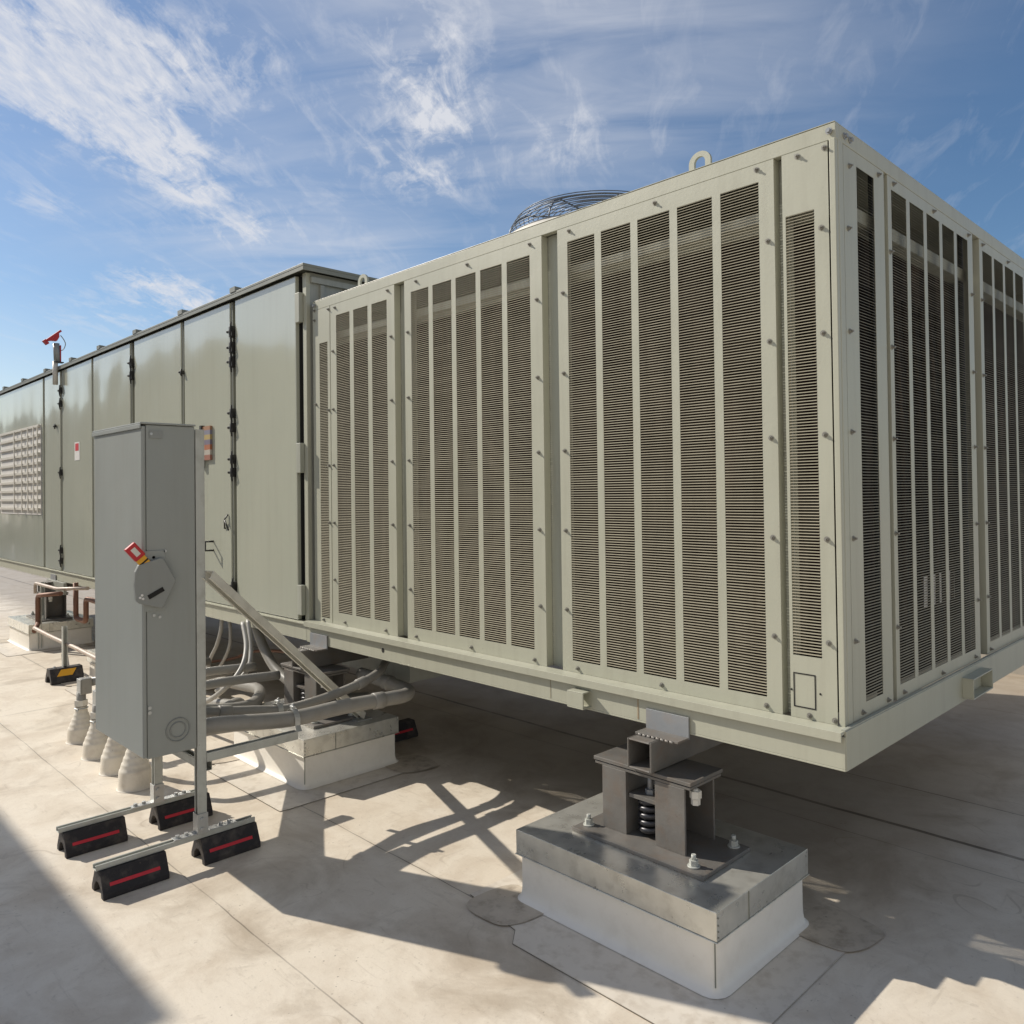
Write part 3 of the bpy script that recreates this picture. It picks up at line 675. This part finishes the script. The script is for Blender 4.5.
conduit('conduit', [(-2.60, -1.19, .607), (-2.60, -1.05, .597), (-2.60, -.70, .548), (-2.60, -.40, .548), (-2.60, -.10, .535), (-2.61, .03, .53), (-2.69, .10, .53), (-2.85, .13, .53), (-3.25, .14, .54)], .040, 'conduit', 'thickest grey conduit in front, bending under the unit past the curb corner', group=G, seg=20, couplings=[(-2.6, -.15, .54), (-2.95, .13, .53)])
conduit('conduit', [(-2.80, -1.19, .645), (-2.80, -1.0, .61), (-2.80, -.80, .575), (-2.80, -.59, .545), (-2.80, -.28, .575), (-2.86, .0, .62), (-3.05, .22, .66), (-3.2, .5, .70)], .026, 'conduit', 'thinner grey conduit just behind the thickest one, rising to the right', group=G, couplings=[(-2.8, -.95, .60), (-2.83, -.12, .6)])
conduit('conduit', [(-2.705, -1.19, .56), (-2.705, -.9, .535), (-2.705, -.6, .515), (-2.705, -.2, .51), (-2.74, .05, .50), (-2.9, .2, .50), (-3.2, .25, .5)], .022, 'conduit', 'slim dark conduit squeezed beneath the two thicker ones', group=G, couplings=[(-2.705, -.3, .51)])
conduit('conduit', [(-3.0, -1.19, .66), (-3.2, -.9, .52), (-3.7, -.4, .36), (-4.4, .0, .27), (-5.0, .1, .20), (-6.2, .15, .10)], .040, 'conduit', 'upper thick grey conduit sweeping low under the air handler', group=G)
conduit('conduit', [(-3.05, -1.19, .58), (-3.3, -.85, .44), (-3.81, -.45, .36), (-4.18, -.25, .25), (-4.6, -.15, .16), (-5.2, -.12, .08), (-6.2, -.1, .06)], .040, 'conduit', 'lower thick grey conduit lying near the roof under the air handler', group=G)
conduit('conduit', [(-4.72, .12, .78), (-4.62, .1, .66), (-4.49, .1, .52), (-4.29, .1, .40), (-4.0, .12, .33), (-3.6, .2, .315), (-3.4, .3, .33)], .036, 'conduit', 'thick grey conduit dropping from the air handler floor behind the brace', group=G)
F = 'thin flexible conduits looping under the air handler'
conduit('flexible_conduit', [(-5.03, 0, .76), (-5.05, 0, .64), (-5.13, 0, .51), (-5.24, 0, .40), (-5.36, 0, .26), (-5.6, -.02, .12)], .015, 'flex', 'leftmost thin flexible conduit, curving down to the left', group=F)
conduit('flexible_conduit', [(-5.02, .05, .76), (-4.99, .05, .6), (-5.03, .05, .48), (-5.2, .05, .32), (-5.51, .05, .16)], .013, 'flex', 'second thin flexible conduit, bulging right before curving left', group=F)
conduit('flexible_conduit', C_PTS, .017, 'flex', 'longest thin flexible conduit, looping down in a big arc by the cabinet post', group=F)
conduit('flexible_conduit', D_PTS, .016, 'flex', 'thin flexible conduit just right of the longest loop', group=F)
conduit('drain_pipe', [(-6.3, .3, .15), (-5.57, .3, .29), (-4.97, .3, .44), (-3.8, .3, .55)], .012, 'copper', 'thin rusty copper pipe running behind the loops of conduit', 'pipe')
# straps on the arm
for (x, y, z, r, lab) in ((-2.60, -.68, .548, .046, 'zinc pipe strap clamping the thickest conduit to the arm end'), (-2.80, -.66, .552, .032, 'zinc pipe strap around the thinner conduit')):
    s = MB(); pts = [(x - r - .02, y, z - r - .01), (x - r - .003, y, z - r * .6)] + [(x - (r + .003) * math.cos(a), y, z + (r + .003) * math.sin(a)) for a in [math.pi * i / 10 for i in range(11)]] + [(x + r + .003, y, z - r * .6), (x + r + .02, y, z - r - .01)]
    for a, b in zip(pts, pts[1:]):
        s.quad((a[0], y - .014, a[2]), (a[0], y + .014, a[2]), (b[0], y + .014, b[2]), (b[0], y - .014, b[2]))
    s.tube([(x, y, z + r), (x, y, z + r + .03)], .006, 6); s.tube([(x - .02, y, z + r + .012), (x + .02, y, z + r + .012)], .008, 6)
    o = s.build('pipe_strap', 'galv'); md = o.modifiers.new('solid', 'SOLIDIFY'); md.thickness = .002; tag(o, lab, 'pipe strap')
# drain pan / duct under the unit beyond the middle curb
m = MB(); m.box(-3.75, -2.94, .30, 1.3, .50, .731); m.build('under_duct', 'wall', None, .003); tag(bpy.data.objects['under_duct'], 'grey sheet metal duct box hanging under the units behind the middle curb', 'duct')
# ================================================================== PIPE BOOTS
def boot(x, y, h, s=1.0):
    prof = [(.096, .002), (.090, .006), (.088, .03), (.084, .095), (.081, .108), (.076, .112), (.072, .132), (.069, .142), (.064, .146), (.060, .168), (.057, .176), (.052, .180), (.049, .200), (.046, .208), (.042, .212), (.040, .232), (.037, .238), (.036, .262)]
    return [(r * s, z * h) for r, z in prof]
Bs = [(-5.03, -1.00, .92, 1.0, 'farthest white pipe boot, under a grey conduit fitting'), (-4.57, -1.03, .95, 1.0, 'second farthest white pipe boot, its fitting half behind the cabinet'),
      (-4.17, -1.04, 1.0, 1.0, 'white pipe boot with a loose steel clamp ring around its top'), (-3.79, -1.055, 1.05, 1.03, 'nearest white pipe boot, under the bottom corner of the grey cabinet')]
for i, (x, y, h, s, lab) in enumerate(Bs):
    t = thing('pipe_boot', (x, y, 0), lab, 'pipe boot', 'white ribbed pipe boots on the roof')
    MB().lathe(boot(x, y, h, s), x, y, 32).build('rubber_cone', 'boot', t)
    zt = .262 * h
    m = MB(); m.tube([(x + .040 * math.cos(a), y + .040 * math.sin(a), zt - .012) for a in [2 * math.pi * j / 24 for j in range(24)]], .005, 6, closed=True); m.tube([(x + .04, y - .03, zt - .012), (x + .075, y - .045, zt - .008)], .008, 6); m.build('clamp', 'galv', t)
    cd = thing('riser_conduit', (x, y, zt), ['grey riser conduit with a box fitting, out of the farthest boot', 'grey riser conduit with a box fitting, out of the second farthest boot', 'short grey riser conduit out of the boot with the clamp ring', 'short grey riser conduit out of the nearest boot'][i], 'conduit', 'riser conduits out of the pipe boots')
    m = MB(); m.tube([(x, y, zt - .05), (x, y, .34)], .030, 16); m.build('pipe', 'conduit', cd)
    if i < 2:
        m = MB(); m.tube([(x, y, zt + .005), (x, y, zt + .045)], .042, 8, smooth=False); m.build('coupling', 'cream', cd)
        m = MB(); m.box(x - .038, x + .038, y - .010, y + .060, .325, .435); m.build('conduit_body', 'conduit', cd, .008)
        m = MB(); m.box(x - .042, x + .042, y - .017, y - .0105, .328, .432); m.build('cover', 'galv', cd, .002)
        m = MB(); m.tube([(x, y + .05, .40), (x, y + .5, .40), (x, y + .9, .41)], .030, 14); m.build('pipe', 'conduit', cd)
    else:
        m = MB(); m.tube(smooth_path([(x, y, .335), (x, y, .42), (x, y + .08, .50), (x, y + .5, .52), (x, y + .9, .50)]), .030, 14); m.build('pipe', 'conduit', cd)
# ================================================================== FAR LEFT: DRAIN PIPES, POSTS
sp = thing('strut_post', (-7.17, -.55, .108), 'short zinc strut post standing on the yellow-marked rubber block', 'post')
m = MB(); channel(m, 'z', .115, .51, (-7.17, -.555), opening='+x'); m.build('post', 'strut', sp, .001)
m = MB(); m.box(-7.21, -7.13, -.60, -.51, .109, .114); m.tube([(-7.17, -.64, .11), (-7.17, -.64, .15)], .012, 6); m.box(-7.2, -7.14, -.68, -.42, .109, .113); m.build('foot', 'galv', sp)
conduit('drain_pipe', [(-8.35, -.53, .36), (-7.75, -.53, .345), (-7.17, -.53, .34), (-6.6, -.53, .33), (-5.8, -.53, .31)], .019, 'copperpale', 'pale drain pipe sloping from the trap past the short strut post', 'pipe')
def bent(name, pts, r, mat, label, cat):
    t = MB()
    P = []
    V = [Vector(p) for p in pts]
    P.append(V[0])
    for a, b, c in zip(V, V[1:], V[2:]):
        d0 = (a - b); d1 = (c - b); k = min(.06, d0.length * .4, d1.length * .4)
        s0 = b + d0.normalized() * k; s1 = b + d1.normalized() * k
        for i in range(5):
            u = i / 4; P.append((1 - u) ** 2 * s0 + 2 * u * (1 - u) * b + u * u * s1)
    P.append(V[-1]); t.tube(P, r, 12)
    o = t.build(name, mat); tag(o, label, cat); return o
bent('drain_trap', [(-8.30, -.16, .80), (-8.30, -.16, .42), (-7.95, -.16, .42), (-7.95, -.16, .66), (-7.3, -.16, .66), (-6.2, -.16, .64)], .026, 'copper', 'copper drain trap hanging from the air handler, U-shaped at its bottom', 'pipe')
bent('drain_pipe', [(-8.30, -.30, .70), (-9.05, -.34, .62), (-9.05, -.34, .30), (-8.35, -.53, .33)], .024, 'copper', 'copper pipe with elbows left of the drain trap', 'pipe')
bent('drain_pipe', [(-7.6, -.24, .80), (-8.6, -.26, .72), (-9.5, -.26, .72), (-9.5, -.26, .60)], .018, 'copperpale', 'pale pipe running level above the copper elbows', 'pipe')
for x, y, z1, lab in ((-9.45, -.2, .73, 'taller zinc post beside the farthest curb at the left edge'), (-9.15, -.30, .62, 'shorter zinc post in front of the farthest curb')):
    m = MB(); channel(m, 'z', .0, z1, (x, y), opening='+x'); m.box(x - .05, x + .05, y - .05, y + .05, .0, .006)
    tag(m.build('strut_post', 'strut', None, .001), lab, 'post')
m = MB(); m.box(-9.75, -9.05, -.085, -.052, .60, .735); m.box(-9.70, -9.62, -.09, -.086, .62, .70); o = m.build('junction_box', 'wall', None, .003); tag(o, 'small grey junction box fixed to the base rail at the far left', 'junction box')
# red hooded device above the doors
rd = thing('roof_horn', (-9.26, -.10, 3.1), 'red angled head on a grey canister fixed to a white stub above the doors', 'alarm horn')
hx = -9.26
m = MB(); m.tube([(hx, -.105, 3.02), (hx, -.105, 3.29)], .028, 12); m.build('pole', 'cream', rd)
m = MB(); m.tube([(hx, -.085, 3.285), (hx, -.095, 3.50)], .034, 16); m.build('canister', 'cab', rd)
m = MB(); m.box(hx - .03, hx + .03, -.062, -.050, 3.285, 3.48); m.build('side_band', 'redp', rd, .003)
m = MB(); m.box(hx - .04, hx + .04, -.125, -.025, 3.276, 3.286); m.build('bracket', 'black', rd)
def hf(u, v, w):
    a = R(42); return (hx + w, -.135 + u * math.cos(a) - v * math.sin(a), 3.575 + u * math.sin(a) + v * math.cos(a))
hm = MB(); hm.prism([(-.085, .012), (-.085, -.012), (-.04, -.03), (.0, -.065), (.05, -.045), (.075, -.012), (.115, -.012), (.115, .012)], hf, -.035, .035); hm.build('head', 'redp', rd, .004, fix=True)
hm = MB(); hm.prism([(-.112, -.040), (-.085, -.040), (-.085, .020), (-.112, .020)], hf, -.045, .045); hm.build('head_cap', 'redp', rd, .004, fix=True)
m = MB(); m.tube(smooth_path([(hx, -.050, 3.60), (hx, -.015, 3.55), (hx, .0, 3.50), (hx, -.02, 3.44), (hx, -.05, 3.42)]), .005, 6); m.build('cable', 'cab', rd)
# ================================================================== CAMERA, LIGHT, SKY
cam = bpy.data.cameras.new('camera'); co = bpy.data.objects.new('camera', cam); col.objects.link(co)
right = Vector((0.713631505, 0.700398103, -0.013136706)); down = Vector((-0.0191023988, 0.00071069293, -0.99981728)); fwd = Vector((-0.70026079, 0.713752053, 0.0138864567))
rot = Matrix((right, -down, -fwd)).transposed()
co.matrix_world = Matrix.Translation((1.24, -2.699, 1.7)) @ rot.to_4x4()
cam.sensor_width = 36; cam.lens = 795.607 / 1024 * 36; cam.shift_x = (512 - 546.53) / 1024; cam.shift_y = (480.99 - 512) / 1024
cam.clip_start = .05; cam.clip_end = 3000
scene.camera = co
sd = Vector((1.30, .54, -1.0)).normalized()
sun = bpy.data.lights.new('sun', 'SUN'); so = bpy.data.objects.new('sun', sun); col.objects.link(so)
so.rotation_euler = sd.to_track_quat('-Z', 'Y').to_euler(); sun.energy = 5.0; sun.angle = R(.55); sun.color = (1, .93, .82)
elev = math.asin(-sd.z); az = math.atan2(-sd.x, -sd.y)      # azimuth from +Y, clockwise
world = bpy.data.worlds.new('World'); scene.world = world; world.use_nodes = True
nt = world.node_tree; nt.nodes.clear()
out = nt.nodes.new('ShaderNodeOutputWorld'); bg = nt.nodes.new('ShaderNodeBackground'); nt.links.new(bg.outputs[0], out.inputs[0])
sky = nt.nodes.new('ShaderNodeTexSky'); sky.sky_type = 'NISHITA'; sky.sun_disc = False; sky.sun_elevation = elev; sky.sun_rotation = az; sky.altitude = 200; sky.air_density = 1.0; sky.dust_density = .6; sky.ozone_density = 2.0
tc = nt.nodes.new('ShaderNodeTexCoord')
s = nt.nodes.new('ShaderNodeSeparateXYZ'); nt.links.new(tc.outputs['Generated'], s.inputs[0])
zz = math_(nt, 'MAXIMUM', s.outputs[2], .0)
zd = math_(nt, 'ADD', zz, .12)
px = math_(nt, 'DIVIDE', s.outputs[0], zd); py = math_(nt, 'DIVIDE', s.outputs[1], zd)
cb = nt.nodes.new('ShaderNodeCombineXYZ'); nt.links.new(px, cb.inputs[0]); nt.links.new(py, cb.inputs[1])
def axis(ang, s1, s2, loc):
    """plane of the clouds, stretched along the direction ang"""
    c_, s_ = math.cos(ang), math.sin(ang)
    u = math_(nt, 'ADD', math_(nt, 'MULTIPLY', px, c_), math_(nt, 'MULTIPLY', py, s_)); w = math_(nt, 'SUBTRACT', math_(nt, 'MULTIPLY', py, c_), math_(nt, 'MULTIPLY', px, s_))
    q = nt.nodes.new('ShaderNodeCombineXYZ'); nt.links.new(math_(nt, 'MULTIPLY_ADD', u, s1, loc[0]), q.inputs[0]); nt.links.new(math_(nt, 'MULTIPLY_ADD', w, s2, loc[1]), q.inputs[1]); q.inputs[2].default_value = loc[2]
    return q.outputs[0]
def blob(cx, cy, r, a=1.0):
    dx = math_(nt, 'SUBTRACT', px, cx); dy = math_(nt, 'SUBTRACT', py, cy)
    d2 = math_(nt, 'ADD', math_(nt, 'MULTIPLY', dx, dx), math_(nt, 'MULTIPLY', dy, dy))
    return math_(nt, 'MULTIPLY', math_(nt, 'EXPONENT', math_(nt, 'MULTIPLY', d2, -1 / (r * r))), a)
def addall(l):
    o = l[0]
    for q in l[1:]: o = math_(nt, 'ADD', o, q)
    return o
A1 = math.atan2(.36, -.27)
wisp = noise(nt, axis(A1, 2.2, 6.5, (3.1, 1.2, 0)), 1.6, 10, .62, .8)
puff = noise(nt, axis(A1 + .5, 4.2, 7.0, (.2, 6, 2)), 2.0, 10, .68, .6)
soft = noise(nt, axis(math.atan2(.5, .6), 1.2, 3.6, (5, 2, 1)), 1.6, 6, .55, .6)
thick = addall([blob(-1.75, .65, .40, .15), blob(-2.05, .95, .16, .5), blob(-1.42, .62, .12, .5), blob(-1.15, 1.3, .15, .35), blob(-1.50, .30, .22, .9), blob(-1.66, .44, .17, .9), blob(-1.80, .62, .13, .9), blob(-1.93, .78, .09, .7), blob(-2.2, .52, .10, .35), blob(-2.55, .88, .13, .7), blob(-2.68, 1.06, .16, .75), blob(-2.95, .9, .2, .4),
                blob(-1.12, .86, .11, .5), blob(-1.24, .95, .09, .55), blob(-1.33, 1.03, .08, .50), blob(-1.54, 1.15, .11, .55), blob(-1.40, 1.02, .20, .30)])
haze = addall([blob(-1.0, 1.15, .50, .55), blob(-2.15, 1.1, .45, .60), blob(-1.6, .85, .5, .16), blob(-1.0, .7, .3, .35)])
# bright warm cloud added over the unseen sky, to warm the shaded areas
back = ramp(nt, math_(nt, 'ADD', math_(nt, 'MULTIPLY', s.outputs[0], .72), math_(nt, 'MULTIPLY', s.outputs[1], -.69)), -.25, .75)
tex = math_(nt, 'ADD', math_(nt, 'MULTIPLY', wisp, .75), math_(nt, 'MULTIPLY', puff, .75))
m1 = math_(nt, 'MULTIPLY', ramp(nt, math_(nt, 'ADD', tex, math_(nt, 'MULTIPLY', thick, .26)), .80, 1.22), ramp(nt, thick, .0, .8))
m2 = math_(nt, 'MULTIPLY', haze, ramp(nt, soft, .22, .78))
m3 = math_(nt, 'MULTIPLY', ramp(nt, wisp, .52, .85), .22)
m4 = math_(nt, 'MULTIPLY', back, math_(nt, 'MULTIPLY_ADD', soft, .5, .35))
low = math_(nt, 'MULTIPLY', ramp(nt, zz, .0, .22, (1, 1, 1, 1), (0, 0, 0, 1)), .38)
fib = math_(nt, 'MULTIPLY_ADD', ramp(nt, noise(nt, axis(A1 + .15, 7, 20, (2, 8, 5)), 2.0, 8, .7, .4), .30, .72), .55, .42)
mk = math_(nt, 'MINIMUM', addall([math_(nt, 'MULTIPLY', math_(nt, 'MULTIPLY', m1, .95), fib), m2, m3, m4, low]), .90)
skyc = nt.nodes.new('ShaderNodeHueSaturation'); skyc.inputs['Saturation'].default_value = 1.16; nt.links.new(sky.outputs[0], skyc.inputs['Color'])
ccol = mixc(nt, back, (7.2, 7.3, 7.7), (6.6, 6.1, 5.4))
cc = mixc(nt, mk, skyc.outputs[0], ccol)
nt.links.new(cc, bg.inputs[0]); bg.inputs[1].default_value = .105
scene.view_settings.view_transform = 'Standard'; scene.view_settings.look = 'None'; scene.view_settings.exposure = 0
scene.cycles.max_bounces = 6; scene.cycles.diffuse_bounces = 4
